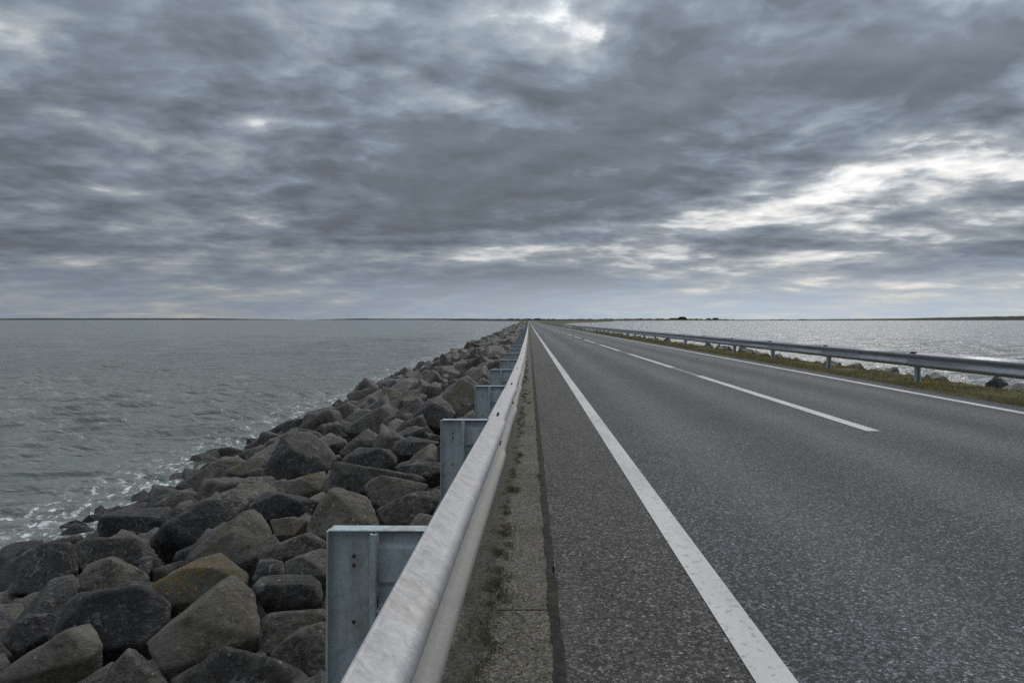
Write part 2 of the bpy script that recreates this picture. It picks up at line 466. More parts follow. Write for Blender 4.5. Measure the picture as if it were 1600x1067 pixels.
def ribbon(name, x0, x1, ys, dz, mat, parent=None, skirt=0.0):
    """a strip along the road between x0 and x1, following its fall"""
    V, F = [], []
    for Y in ys:
        z = float(zr(Y)) + dz
        V += [(x0, Y, z), (x1, Y, z)]
    for i in range(len(ys) - 1):
        F.append((2 * i, 2 * i + 1, 2 * i + 3, 2 * i + 2))
    if skirt:
        n = len(V)
        V += [(v[0], v[1], v[2] - skirt) for v in V]
        for i in range(len(ys) - 1):
            F.append((2 * i, 2 * i + 2, n + 2 * i + 2, n + 2 * i)); F.append((2 * i + 1, n + 2 * i + 1, n + 2 * i + 3, 2 * i + 3))
        F.append((0, n, n + 1, 1)); e = 2 * (len(ys) - 1); F.append((e, e + 1, n + e + 1, n + e))
    return link(name, mesh(name, V, F), mat, parent)
YS = list(np.concatenate([np.arange(-12, 60, 4.0), np.arange(60, 240, 10.0), np.arange(240, 1401, 40.0)]))

# ------------------------------------------------------------------ sea
def build_sea():
    front = np.linspace(-R(60), R(60), 600)
    back = np.linspace(R(60), 2 * math.pi - R(60), 70)[1:-1]
    ang = np.concatenate([front, back])
    rad = [3.0]
    while rad[-1] < 45000: rad.append(rad[-1] * (1.0082 if rad[-1] < 700 else 1.06))
    rad = np.array(rad)
    A, Rr = np.meshgrid(ang, rad)
    X, Y = Rr * np.sin(A), Rr * np.cos(A)
    cell = Rr * 0.0075
    Z = np.zeros_like(X); DX = np.zeros_like(X); DY = np.zeros_like(X)
    g = np.random.default_rng(34)
    wind = math.atan2(-0.90, 0.42)
    for i in range(80):
        lam = 0.5 * (4.2 / 0.5) ** g.random()
        th = wind + g.normal(0, 0.26)
        k = 2 * math.pi / lam
        amp = 0.0165 * lam ** 0.40 * (0.5 + g.random()) * math.exp(-(lam / 5.0) ** 2)
        ph = g.random() * 6.283
        fil = np.clip((lam / cell - 2.2) / 2.5, 0, 1)
        arg = k * (X * math.cos(th) + Y * math.sin(th)) + ph
        Z += amp * fil * np.cos(arg)
        DX -= amp * fil * np.sin(arg) * math.cos(th) * 0.9; DY -= amp * fil * np.sin(arg) * math.sin(th) * 0.9
    # patches of rougher and calmer water
    env = 1.0 + 0.28 * np.sin(X * 0.11 + Y * 0.05 + 1.0) * np.sin(Y * 0.083 - X * 0.04)
    shore = 0.45 + 0.55 * np.clip((-X + XW) / 9.0, 0, 1); shore[X > 0] = 1.0
    Z *= env * shore; Z = 0.17 * np.tanh(Z / 0.17); DX *= shore * 0.72; DY *= shore * 0.72
    V = np.stack([X + DX, Y + DY, SEA + Z], -1).reshape(-1, 3)
    nr, na = X.shape
    idx = np.arange(nr * na).reshape(nr, na)
    j2 = np.roll(idx, -1, axis=1)
    Q = np.stack([idx[:-1], j2[:-1], j2[1:], idx[1:]], -1).reshape(-1, 4)
    me = np_mesh('sea', V, Q, smooth=True)
    o = link('sea', me, 'sea_water'); tag(o, None, kind='structure')
build_sea()

# ------------------------------------------------------------------ causeway: bank, road, markings
def left_x(Y):                              # back of the near rail
    return float(np.interp(Y, [-6, 1, 2.1, 3.75, 6.6, 11, 30, 80], [-0.39, -0.288, -0.268, -0.235, -0.19, -0.155, -0.125, -0.12]))
def build_bank():
    prof = lambda Y: [(-16.0, SEA - 2.4), (XW - 0.6, SEA - 0.75), (-4.0, float(slope_z(-4.0, Y)) - 0.42), (-1.0, float(slope_z(-1.0, Y)) - 0.36),
                      (-0.62, float(zr(Y)) - 0.16), (-0.2, float(zr(Y)) - 0.10), (8.0, float(zr(Y)) - 0.10), (9.3, float(zr(Y)) - 0.12), (10.3, float(zr(Y)) - 0.45), (15.0, SEA - 0.3), (24.0, SEA - 2.4)]
    V, F = [], []
    for Y in YS: V += [(x, Y, z) for x, z in prof(Y)]
    n = len(prof(0))
    for i in range(len(YS) - 1):
        for j in range(n - 1):
            a = i * n + j; F.append((a, a + 1, a + n + 1, a + n))
    o = link('embankment', mesh('embankment', V, F), 'rubble_bed'); tag(o, None, kind='structure')
    ys = np.concatenate([np.arange(-4, 16, 0.035), np.arange(16, 60, 1.0), np.arange(60, 700, 20)])
    V, F = [], []
    w = np.convolve(rng.normal(size=len(ys)), np.ones(9) / 9, 'same') * 0.05 + rng.normal(0, 0.007, len(ys))
    for Y, e in zip(ys, w):
        z = float(zr(Y)); xr = left_x(Y) + 0.085 + e + 0.012 * math.sin(Y * 2.1)
        V += [(-0.70, Y, z - 0.10), (-0.45, Y, z - 0.03), (xr - 0.07, Y, z + 0.010 + rng.normal(0, .003)), (xr, Y, z - 0.0055)]
    for i in range(len(ys) - 1):
        for q in range(3):
            k = i * 4 + q; F.append((k, k + 1, k + 5, k + 4))
    o = link('soil_strip', mesh('soil_strip', V, F, True), 'soil'); tag(o, None, kind='structure')
build_bank()
road = ribbon('road', 0.135, 7.62, YS, 0.0, 'asphalt', skirt=0.09); tag(road, None, kind='structure')

def build_markings():
    ribbon('edge_line', 0.82, 0.972, YS, 0.004, 'road_paint', road)
    ribbon('edge_line', 7.00, 7.16, YS, 0.004, 'road_paint', road)
    y = 8.15; i = 0
    while y < 420:
        y1 = y + 8.4
        dz = 0.004
        ys = [y, (y + y1) / 2, y1]
        V, F = [], []
        for q, Y in enumerate(ys):
            V += [(4.03, Y, float(zr(Y)) + dz), (4.20, Y, float(zr(Y)) + dz)]
        F = [(0, 1, 3, 2), (2, 3, 5, 4)]
        link('lane_dash', mesh('lane_dash', V, F), 'road_paint', road)
        if i < 3:
            V2 = []
            for Y in (y1 + 0.02, y1 + 2.98): V2 += [(4.04, Y, float(zr(Y)) + 0.003), (4.19, Y, float(zr(Y)) + 0.003)]
            link('worn_dash', mesh('worn_dash', V2, [(0, 1, 3, 2)]), 'worn_paint', road)
        y += 11.4; i += 1
build_markings()

def build_strip():
    strip = empty('concrete_edge_strip'); tag(strip, 'mossy grey concrete edge strip between guardrail and asphalt', 'edge strip', kind='structure')
    y = -2.4 - 2.75
    first = None
    while y < 40:
        g = 0.006
        a, b_ = y + g, y + 2.75 - g
        n = 6
        V, F = [], []
        xs = [-0.35, -0.345, 0.103, 0.108]
        for i in range(n + 1):
            Y = a + (b_ - a) * i / n; z = float(zr(Y))
            wob = 0.0035 * math.sin(Y * 9.1) + 0.003 * math.sin(Y * 23.7)
            for q, x in enumerate(xs):
                drop = -0.10 if q in (0, 3) else 0.0
                V.append((x + (wob if q > 1 else 0), Y, z - 0.004 + drop + random.uniform(-.0006, .0006)))
        for i in range(n):
            for q in range(3):
                k = i * 4 + q; F.append((k, k + 1, k + 5, k + 4))
        F.append((0, 1, 2, 3)[::-1]); e = n * 4; F.append((e, e + 1, e + 2, e + 3))
        link('slab', mesh('slab', V, F), 'mossy_concrete', strip)
        y += 2.75
    ribbon('slab_run', -0.30, 0.106, [Y for Y in YS if Y >= y - 2] and [y] + [Y for Y in YS if Y > y], -0.004, 'mossy_concrete', strip, skirt=0.1)
    # bitumen joint, lumpy
    ys = np.concatenate([np.arange(-4, 14, 0.045), np.arange(14, 40, 0.5), np.arange(40, 400, 20)])
    V, F = [], []
    for i, Y in enumerate(ys):
        z = float(zr(Y)); w0 = rng.normal(0, 0.0022); w1 = rng.normal(0, 0.0025)
        w0 += 0.004 * math.sin(Y * 7.3) + 0.003 * math.sin(Y * 17.1); w1 = w1 * 1.6 + 0.004 * math.sin(Y * 9.7 + 1)
        V += [(0.094 + w0, Y, z + 0.0035), (0.120, Y, z + 0.005 + rng.normal(0, .001)), (0.137 + w1, Y, z + 0.0035)]
    for i in range(len(ys) - 1):
        for q in range(2):
            k = i * 3 + q; F.append((k, k + 1, k + 4, k + 3))
    link('bitumen_joint', mesh('bitumen_joint', V, F, True), 'tar', strip)
build_strip()

# ------------------------------------------------------------------ guardrails
def beam_profile():
    """W-beam: list of (out, z), front side then back side"""
    raw = [(0.0, 0.156), (0.006, 0.150), (0.062, 0.120), (0.076, 0.112), (0.082, 0.098), (0.082, 0.080), (0.077, 0.068), (0.060, 0.054), (0.036, 0.026),
           (0.030, 0.014), (0.028, 0.0)]
    full = raw + [(o, -z) for o, z in raw[-2::-1]]
    P = np.array(full)
    tg = np.gradient(P, axis=0); nrm = np.stack([-tg[:, 1], tg[:, 0]], 1); nrm /= np.linalg.norm(nrm, axis=1)[:, None]
    back = P + nrm * 0.004 * np.sign(-nrm[:, :1])
    return P, back
PF, PB = beam_profile()
LX = np.interp
def build_rail_section(parent, Y0, Y1, xfun, sgn, zc, mat, n):
    V, F = [], []
    m = len(PF)
    for i in range(n + 1):
        f = i / n; Y = Y0 + (Y1 - Y0) * f
        lap = 0.011 * np.clip((f - 0.7) / 0.3, 0, 1)      # the far end rides over the next sheet
        ring = np.concatenate([PF, PB[::-1]])
        for q, (o, z) in enumerate(ring):
            V.append((xfun(Y) + sgn * (o + lap), Y, float(zr(Y)) + zc + z * (1 + lap * 2.2)))
    k = 2 * m
    for i in range(n):
        for q in range(k):
            a, b_ = i * k + q, i * k + (q + 1) % k
            F.append((a, b_, b_ + k, a + k) if sgn < 0 else (a, a + k, b_ + k, b_))
    F.append(tuple(range(k)) if sgn > 0 else tuple(range(k))[::-1]); F.append(tuple(range(n * k, n * k + k))[::-1] if sgn > 0 else tuple(range(n * k, n * k + k)))
    me = mesh('rail_section', V, F)
    for p in me.polygons: p.use_smooth = len(p.vertices) == 4
    return link('rail_section', me, mat, parent)
def solid_box(V, F, x0, x1, y0, y1, z0, z1):
    n = len(V)
    V += [(x0, y0, z0), (x1, y0, z0), (x1, y1, z0), (x0, y1, z0), (x0, y0, z1), (x1, y0, z1), (x1, y1, z1), (x0, y1, z1)]
    F += [tuple(n + i for i in f) for f in ((3, 2, 1, 0), (4, 5, 6, 7), (0, 1, 5, 4), (1, 2, 6, 5), (2, 3, 7, 6), (3, 0, 4, 7))]
def disc_prism(V, F, c, ax_u, ax_v, nrm, ru, rv, h, seg=10):
    n = len(V); c = Vector(c)
    for t, sc in ((0.0, 1.0), (h, 0.86)):
        for i in range(seg):
            a = 2 * math.pi * i / seg
            V.append(tuple(c + ax_u * ru * sc * math.cos(a) + ax_v * rv * sc * math.sin(a) + nrm * t))
    for i in range(seg):
        j = (i + 1) % seg; F.append((n + i, n + j, n + seg + j, n + seg + i))
    F.append(tuple(n + seg + i for i in range(seg)))
def bevelled(me, w):
    bm = bmesh.new(); bm.from_mesh(me)
    bmesh.ops.bevel(bm, geom=bm.edges[:], offset=w, segments=1, affect='EDGES', clamp_overlap=True)
    bm.to_mesh(me); bm.free(); return me
def channel(name, pts, z0, z1, th):
    """a bent-sheet upright: plan polyline pts extruded from z0 to z1 with thickness th"""
    P = np.array(pts, float); n = len(P)
    tg = np.gradient(P, axis=0); nr = np.stack([-tg[:, 1], tg[:, 0]], 1); nr /= np.linalg.norm(nr, axis=1)[:, None]
    a, b_ = P + nr * th / 2, P - nr * th / 2
    V = [(x, y, z) for z in (z0, z1) for (x, y) in np.concatenate([a, b_[::-1]])]
    k = 2 * n; F = [(i, (i + 1) % k, (i + 1) % k + k, i + k) for i in range(k)]
    for base in (0, k):
        for i in range(n - 1):
            q = (base + i, base + i + 1, base + k - 2 - i, base + k - 1 - i)
            F.append(q if base else q[::-1])
    return mesh(name, V, F)
LEFT_Y = [1.84 + 2.07 * i for i in range(-2, 90)]
def build_left_rail():
    root = empty('guardrail', (0, 0, 0))
    tag(root, 'pale weathered steel guardrail between the rock slope and the road', 'guardrail')
    zc = 0.594
    # sheets: one per bay near the camera, longer runs far away
    ends = LEFT_Y[:1] + LEFT_Y[3:34]
    for i in range(len(ends) - 1):
        Y0, Y1 = ends[i] - 0.12 + 0.10, ends[i + 1] + 0.10 + 0.10
        rs = build_rail_section(root, Y0, Y1, left_x, 1, zc, 'rail_zinc', 12 if i < 8 else 3)
        if i < 12:
            # oblong bolt holes in both waves, either side of the lap
            for dy in (0.055, 0.15):
                for o, z, nrm in ((0.036, 0.1345, Vector((0.47, 0, 0.88))), (0.048, -0.0395, Vector((0.76, 0, 0.65)))):
                    Y = Y1 + dy
                    t_ = Vector((nrm.z, 0, -nrm.x))
                    V, F = [], []
                    c = Vector((left_x(Y) + o, Y, float(zr(Y)) + zc + z)) + nrm * 0.0006
                    disc_prism(V, F, c, Vector((0, 1, 0)), t_, nrm, 0.030, 0.0085, 0.0025)
                    link('bolt_slot', mesh('bolt_slot', V, F), 'slot_shadow', rs)
                    V, F = [], []
                    disc_prism(V, F, c + Vector((0, 0.006, 0)) + nrm * 0.002, Vector((0, 1, 0)), t_, nrm, 0.009, 0.0085, 0.007)
                    link('bolt', mesh('bolt', V, F), 'dark_steel', rs)
    y = ends[-1]
    while y < 700:
        L = 8 if y < 200 else 30
        build_rail_section(root, y - 0.02, y + L + 0.2, left_x, 1, zc, 'rail_zinc', 2); y += L
    # posts with their spacers
    proto = None
    for i, Y in enumerate(LEFT_Y):
        if Y < -3: continue
        xb = left_x(Y); z = float(zr(Y))
        if proto is None:
            # C-channel, open to the traffic's rear: web at the back, lipped flanges
            pm = channel('post', [(-0.130, -0.004), (-0.130, 0.022), (-0.126, 0.027), (-0.118, 0.027), (-0.110, 0.033), (-0.030, 0.033), (-0.022, 0.027), (-0.012, 0.027), (-0.008, 0.022), (-0.008, -0.022), (-0.004, -0.027), (0.004, -0.026), (0.006, -0.020)], -0.9, 0.737, 0.005)
            V, F = [], []                       # spacer: swaged plate with lips, a flat cap reaching over the post
            def plate(x0, x1, prof, n=1):
                b0 = len(V); k = len(prof)
                for x in (x0, x1):
                    V.extend([(x, yy, zz) for yy, zz in prof]); V.extend([(x, yy + 0.004, zz - 0.002) for yy, zz in prof])
                for q in range(k - 1):
                    F.append((b0 + q, b0 + q + 1, b0 + 2 * k + q + 1, b0 + 2 * k + q)); F.append((b0 + k + q + 1, b0 + k + q, b0 + 3 * k + q, b0 + 3 * k + q + 1))
                for e in (0, 2 * k):
                    for q in range(k - 1): F.append((b0 + e + q, b0 + e + q + 1, b0 + e + k + q + 1, b0 + e + k + q))
            plate(0.004, 0.150, [(-0.010, 0.738), (0.018, 0.738), (0.020, 0.735), (0.020, 0.705), (0.006, 0.690), (0.004, 0.60), (0.018, 0.582), (0.020, 0.535), (0.014, 0.525), (-0.020, 0.525)])
            sm = mesh('spacer', V, F)
            V, F = [], []
            solid_box(V, F, -0.124, 0.150, -0.012, 0.034, 0.7395, 0.7435)
            cm = bevelled(mesh('cap_plate', V, F), 0.0015)
            bms = []
            for (bx, bz) in ((-0.066, 0.66), (-0.066, 0.635), (-0.066, 0.48), (-0.012, 0.62)):
                V, F = [], []
                disc_prism(V, F, (bx, 0.0302 if bx < -0.05 else 0.0242, bz), Vector((1, 0, 0)), Vector((0, 0, 1)), Vector((0, -1, 0)), 0.0048, 0.0055, 0.003, 8)
                bms.append(mesh('bolt', V, F))
            proto = (pm, sm, cm, bms)
        pm, sm, cm, bms = proto
        px = -0.142                              # right flange of the post from the back of the rail
        p = link('post', pm, 'post_zinc', root); p.location = (xb + px, Y, z)
        p.rotation_euler = (random.uniform(-.008, .008), random.uniform(-.010, .010), random.uniform(-.03, .03)) if i > 2 else (0, 0.004, 0)
        link('spacer', sm, 'post_zinc', p)
        if i < 26: link('cap_plate', cm, 'post_zinc', p)
        if i < 8:
            for bm_ in bms: link('bolt', bm_, 'dark_steel', p)
    return root
build_left_rail()

RIGHT_X, RIGHT_ZC = 8.02, 0.53
def build_right_rail():
    root = empty('guardrail', (RIGHT_X, 0, 0))
    root.location = (0, 0, 0)
    tag(root, 'dark grey steel guardrail on the grass verge along the far lane', 'guardrail')
    xf = lambda Y: RIGHT_X
    ys = [14.2 + 4.2 * i for i in range(-4, 95)]
    for i in range(len(ys) - 1):
        if i >= 50 and (i - 50) % 4: continue
        Y1 = ys[min(i + (1 if i < 50 else 4), len(ys) - 1)]
        rs = build_rail_section(root, ys[i] - 0.15, Y1 + 0.15, xf, -1, RIGHT_ZC, 'far_rail_zinc', 2)
        if i < 14 and ys[i] > 4:
            V, F = [], []
            disc_prism(V, F, (RIGHT_X - 0.012, ys[i], float(zr(ys[i])) + RIGHT_ZC), Vector((0, 1, 0)), Vector((0, 0, 1)), Vector((-1, 0, 0)), 0.024, 0.024, 0.012, 10)
            link('bolt', mesh('bolt', V, F), 'rail_zinc', rs)
            for dy in (0.9, 1.35, 1.75, 2.3):
                V, F = [], []
                disc_prism(V, F, (RIGHT_X - 0.0125, ys[i] + dy, float(zr(ys[i] + dy)) + RIGHT_ZC + 0.006), Vector((0, 1, 0)), Vector((0, 0, 1)), Vector((-1, 0, 0)), 0.018, 0.010, 0.003, 8)
                link('bolt_slot', mesh('bolt_slot', V, F), 'slot_shadow', rs)
    pm = channel('post', [(0.095, -0.026), (0.121, -0.026), (0.125, -0.022), (0.125, 0.022), (0.121, 0.027), (0.014, 0.027), (0.010, 0.022), (0.010, -0.022), (0.014, -0.027), (0.026, -0.027)], -0.8, 0.675, 0.005)
    V, F = [], []
    solid_box(V, F, -0.075, 0.13, -0.12, 0.12, 0.690, 0.696); cm = mesh('clamp_plate', V, F)
    for i, Y in enumerate(ys):
        p = link('post', pm, 'post_zinc', root); p.location = (RIGHT_X, Y, float(zr(Y)))
        p.rotation_euler = (random.uniform(-.01, .01), random.uniform(-.012, .012), 0)
        if i < 30: link('clamp_plate', cm, 'far_rail_zinc', p)
build_right_rail()

# ------------------------------------------------------------------ boulders
def ico(sub):
    bm = bmesh.new(); bmesh.ops.create_icosphere(bm, subdivisions=sub, radius=1.0)
    V = np.array([v.co[:] for v in bm.verts]); T = np.array([[v.index for v in f.verts] for f in bm.faces]); bm.free()
    V /= np.linalg.norm(V, axis=1)[:, None]
    return V, T
ICO = {s: ico(s) for s in (2, 3, 4, 5, 6)}
def lump(P, seed, octs, f0):
    """cheap smooth 3-D noise by summed sines"""
    g = np.random.default_rng(seed); out = np.zeros(len(P)); amp = 1.0; f = f0; tot = 0
    for o in range(octs):
        acc = np.zeros(len(P))
        for _ in range(4):
            k = g.normal(size=3); k /= np.linalg.norm(k)
            acc += np.sin(P @ k * f + g.random() * 6.28 + 1.2 * np.sin(P @ np.roll(k, 1) * f * 0.7))
        out += amp * acc / 4; tot += amp; amp *= 0.52; f *= 2.03
    return out / tot
def solid_from_planes(N, H, sub, seed, rough=0.035, sharp=22.0, chips=0):
    """star-shaped rock bounded by planes N.x = H (origin inside), edges slightly rounded"""
    D, T = ICO[sub]
    dn = np.maximum(D @ N.T, 1e-3) / H[None, :]
    inv = (np.sum(np.maximum(dn, 0) ** sharp, axis=1)) ** (1.0 / sharp)
    r = 1.0 / inv
    V = D * r[:, None]
    if chips:                                # knock flakes off the corners and edges
        gc = np.random.default_rng(seed + 31)
        n2 = gc.normal(size=(chips, 3)); n2 /= np.linalg.norm(n2, axis=1)[:, None]
        h2 = (V @ n2.T).max(0) * gc.uniform(0.80, 0.965, chips)
        dn = np.concatenate([dn, np.maximum(D @ n2.T, 1e-3) / h2[None, :]], 1)
        r = 1.0 / (np.sum(dn ** sharp, axis=1)) ** (1.0 / sharp)
        V = D * r[:, None]
    size = np.mean(r)
    octs = {2: 2, 3: 3, 4: 4, 5: 5, 6: 6}[sub]
    gb = np.random.default_rng(seed + 77); bed = gb.normal(size=3); bed /= np.linalg.norm(bed)
    tt = (V / size) @ bed * gb.uniform(3.5, 6.0) + 0.8 * lump(V / size, seed + 9, 2, 2.0)
    V = V * (1.0 + rough * 0.75 * np.tanh(5.0 * np.sin(tt + gb.random() * 6.28)) * np.clip(lump(V / size, seed + 13, 1, 1.7) * 1.5 + 0.35, 0, 1))[:, None]
    V = V * (1.0 + rough * 0.5 * lump(V / size, seed, octs, 4.1) - rough * 1.0 * np.abs(lump(V / size, seed + 5, octs, 7.0)))[:, None]
    return V, T
def random_planes(g, dims):
    """an angular quarry block: skewed box with corners knocked off"""
    a, b_, c = dims
    N, H = [], []
    for ax, h in ((0, a), (1, b_), (2, c)):
        for s in (1, -1):
            n = np.zeros(3); n[ax] = s; n += g.normal(0, 0.20, 3); n /= np.linalg.norm(n)
            N.append(n); H.append(h * g.uniform(0.8, 1.08))
    for _ in range(g.integers(3, 7)):
        n = g.normal(size=3); n /= np.linalg.norm(n)
        sup = abs(n[0]) * a + abs(n[1]) * b_ + abs(n[2]) * c
        N.append(n); H.append(sup * g.uniform(0.58, 0.80))
    return np.array(N), np.array(H)
def rot_matrix(g, tilt):
    az = g.random() * 6.283; rx, ry = g.normal(0, tilt), g.normal(0, tilt)
    cz, sz = math.cos(az), math.sin(az); cx, sx = math.cos(rx), math.sin(rx); cy, sy = math.cos(ry), math.sin(ry)
    return np.array([[1, 0, 0], [0, cx, -sx], [0, sx, cx]]) @ np.array([[cy, 0, sy], [0, 1, 0], [-sy, 0, cy]]) @ np.array([[cz, -sz, 0], [sz, cz, 0], [0, 0, 1]])
def wet_of(z): return np.clip((SEA + 0.62 - z) / 0.35, 0, 1)

# boulders one can tell apart in the photograph: outline (px), inner corners, tint, lichen, label
TR = [
 ([(339,910),(367,894),(385,917),(401,929),(406,959),(406,996),(385,1003),(330,1012),(253,1049),(244,1042),(230,1017),(228,1003),(246,987),(281,957)], [(352,935),(300,985)], .75, .72, 'large wedge boulder crusted with grey-green lichen left of the first guardrail post'),
 ([(214,922),(288,887),(311,871),(344,862),(357,869),(371,885),(390,896),(385,913),(339,911),(297,940),(265,945),(251,927)], [(335,903),(290,905)], .35, 1.0, 'boulder with an orange lichen cap resting above the large wedge boulder'),
 ([(300,860),(332,837),(397,795),(407,800),(427,830),(431,847),(400,870),(375,880),(362,872),(347,866),(292,876)], [(385,812),(365,848)], .6, .66, 'slanting boulder with pale streaky lichen on its blunt upper end'),
 ([(121,900),(135,882),(172,869),(190,873),(215,885),(236,900),(222,912),(205,920),(160,922),(130,920),(120,908)], [(175,885)], .95, .55, 'rounded brown boulder with whitish blotches lying above a black slab'),
 ([(75,995),(92,947),(120,925),(150,921),(250,925),(269,945),(265,965),(225,1002),(170,1012),(140,990)], [(150,950),(240,936)], .1, .18, 'long black blocky boulder with a flat top in the lower corner of the slope'),
 ([(0,995),(50,957),(82,900),(117,892),(122,917),(92,945),(75,990),(25,1020),(5,1005)], [(60,970)], .15, .3, 'narrow dark boulder with whitish upper edges beside the black block'),
 ([(-12,1056),(50,1015),(112,982),(142,972),(152,985),(162,1007),(140,1027),(60,1050),(-10,1070)], [(110,1000)], .8, .7, 'long low boulder with mustard lichen along its ridge in the bottom corner'),
 ([(152,1070),(175,1037),(200,1010),(212,1012),(237,1040),(268,1072),(262,1100),(160,1100)], [(205,1035)], .55, .5, 'small pyramid-shaped grey boulder at the bottom edge of the picture'),
 ([(262,1064),(297,1042),(357,1014),(392,1021),(466,1042),(484,1058),(484,1090),(420,1110),(280,1105)], [(360,1035),(440,1055)], .3, .45, 'broad grey boulder with pale scuffs below the large wedge boulder'),
 ([(418,1021),(445,998),(471,980),(508,968),(520,1000),(512,1042),(487,1058),(466,1040)], [(470,1000)], .7, .42, 'brownish boulder with pink-white scuffs low beside the first post'),
 ([(408,968),(427,957),(505,950),(520,956),(508,968),(473,980),(441,1003),(415,1022),(406,1005)], [(420,972)], .8, .3, 'brown ledge-like boulder half hidden behind the scuffed boulder by the post'),
 ([(394,917),(408,899),(440,896),(487,897),(501,910),(506,924),(504,940),(455,950),(408,945),(399,929)], [(400,930),(490,926)], .35, .4, 'flat-topped grey boulder beside the middle of the first post'),
 ([(392,905),(404,873),(422,870),(443,876),(447,894),(420,901),(400,905)], [], .3, .25, 'small dark boulder tucked above the flat-topped one by the first post'),
 ([(443,878),(468,866),(503,855),(516,860),(516,900),(478,899),(447,895)], [(475,880)], .2, .6, 'dark boulder with yellowish crown touching the first post'),
 ([(397,872),(407,857),(485,830),(500,840),(512,846),(506,856),(470,866),(450,872),(420,876)], [(480,846)], .65, .35, 'long low brown boulder just above the level of the first post top'),
 ([(476,827),(495,792),(515,762),(527,759),(575,775),(587,795),(592,815),(590,832),(520,838),(480,836)], [(522,785)], 1.0, .64, 'pale pointed boulder standing right behind the first post'),
 ([(420,812),(460,806),(481,812),(460,835),(430,837)], [(455,815)], .6, .92, 'small boulder with ochre lichen left of the pale pointed boulder'),
 ([(385,792),(400,775),(417,765),(460,772),(500,782),(490,792),(482,810),(450,807),(420,812),(410,802)], [(440,785),(470,795)], .1, .32, 'jagged blue-black boulder with an overhanging front face'),
 ([(230,850),(240,837),(275,815),(312,780),(370,762),(389,782),(382,795),(337,830),(307,847),(250,849)], [(330,800),(262,838)], .22, .3, 'big dark slab with a thin pale vein sloping to the water'),
 ([(151,820),(162,807),(185,795),(267,791),(277,807),(265,822),(232,847),(155,840)], [(245,824),(160,823)], .08, .12, 'flat-topped box-shaped dark boulder near the foam'),
 ([(122,857),(130,845),(195,839),(225,847),(241,860),(240,877),(232,895),(200,892),(140,892),(124,887)], [(220,856),(135,856)], .45, .28, 'chunky grey-brown boulder below the box-shaped one'),
 ([(10,925),(42,872),(52,860),(65,850),(120,849),(124,870),(122,890),(85,897),(60,925)], [(70,862),(112,862)], .2, .15, 'tall dark boulder with a light top near the edge of the picture'),
 ([(-14,858),(10,854),(17,862),(35,880),(36,886),(15,910),(-14,925)], [], .1, .1, 'dark boulder cut by the edge of the picture at the water'),
 ([(87,842),(97,830),(117,815),(130,822),(150,827),(152,838),(120,847),(100,850)], [(120,824)], .15, .05, 'small wet black boulder awash in the foam'),
 ([(204,790),(220,777),(247,768),(262,770),(250,785),(235,791)], [], .5, .08, 'low wet brown boulder at the water beyond the box-shaped one'),
 ([(240,788),(275,765),(300,765),(320,775),(300,795),(280,802),(265,791)], [(290,778)], .95, .25, 'light brown flat boulder leaning on the big veined slab'),
 ([(270,760),(300,748),(330,727),(350,712),(375,713),(395,725),(365,745),(340,765),(320,772)], [(350,730)], .9, .08, 'wet reddish-brown boulders edge with hollow top at the waterline'),
 ([(402,745),(420,728),(440,712),(446,684),(485,672),(508,687),(527,713),(516,732),(470,745),(430,752)], [(458,720),(452,690)], .3, .2, 'big flat purple-grey boulder face tilted towards the road'),
 ([(442,752),(470,745),(508,735),(512,745),(500,765),(465,774),(445,768)], [(470,757)], .4, 1.0, 'small boulder streaked with yellow lichen under the purple-grey face'),
 ([(505,765),(515,735),(525,723),(600,733),(660,742),(672,748),(640,752),(580,752),(570,765),(560,770),(520,777)], [(530,738)], .3, .38, 'long dark boulder with white dots behind the pale pointed one'),
 ([(567,762),(580,748),(605,743),(650,752),(670,757),(660,770),(630,775),(595,790),(580,785)], [(600,755)], .7, .5, 'brown mottled boulder above the pale pointed one'),
 ([(585,795),(625,782),(650,767),(690,765),(698,785),(670,800),(640,818),(600,818)], [(640,785)], .6, .35, 'flat brown boulder between the first and second posts'),
 ([(530,718),(560,698),(610,702),(620,715),(622,722),(600,732),(570,730),(540,724)], [(600,712)], .25, .35, 'dark boulder with flat pale-edged top facing the second post'),
 ([(615,730),(625,722),(645,717),(690,722),(695,735),(668,744),(640,741)], [], .35, .25, 'grey rounded boulder touching the second post'),
 ([(535,672),(555,655),(605,630),(620,640),(620,660),(600,683),(585,682),(560,678)], [(600,648)], .5, .4, 'large upright block with a rusty upper corner on the mid slope'),
 ([(527,708),(545,690),(575,668),(590,678),(594,688),(560,702),(540,712)], [], .4, .3, 'slanting boulder in front of the upright block'),
 ([(612,700),(615,690),(640,681),(665,685),(688,690),(668,698),(655,710),(625,711)], [], .2, .3, 'rough dark boulder below the level of the second post cap'),
 ([(640,655),(655,635),(670,622),(690,620),(705,632),(712,645),(705,657),(688,668),(660,664)], [(680,640)], .25, .1, 'smooth dark grey slab facing up between second and third posts'),
]
G_ROCK = 'boulders of the rock slope beside the sea'
def hull_planes(P):
    bm = bmesh.new()
    for p in P: bm.verts.new(p)
    bmesh.ops.convex_hull(bm, input=bm.verts[:]); bm.normal_update()
    N, H = [], []
    c = P.mean(0)
    for f in bm.faces:
        n = np.array(f.normal[:]); h = float(n @ (np.array(f.verts[0].co[:]) - c))
        if f.calc_area() < 1e-6: continue
        if h < 0: n, h = -n, -h
        N.append(n); H.append(max(h, 0.015))
    bm.free()
    return np.array(N), np.array(H), c
placed = []                                  # (centre, radius) of traced boulders
CAM = np.array([0, 0, EYE])
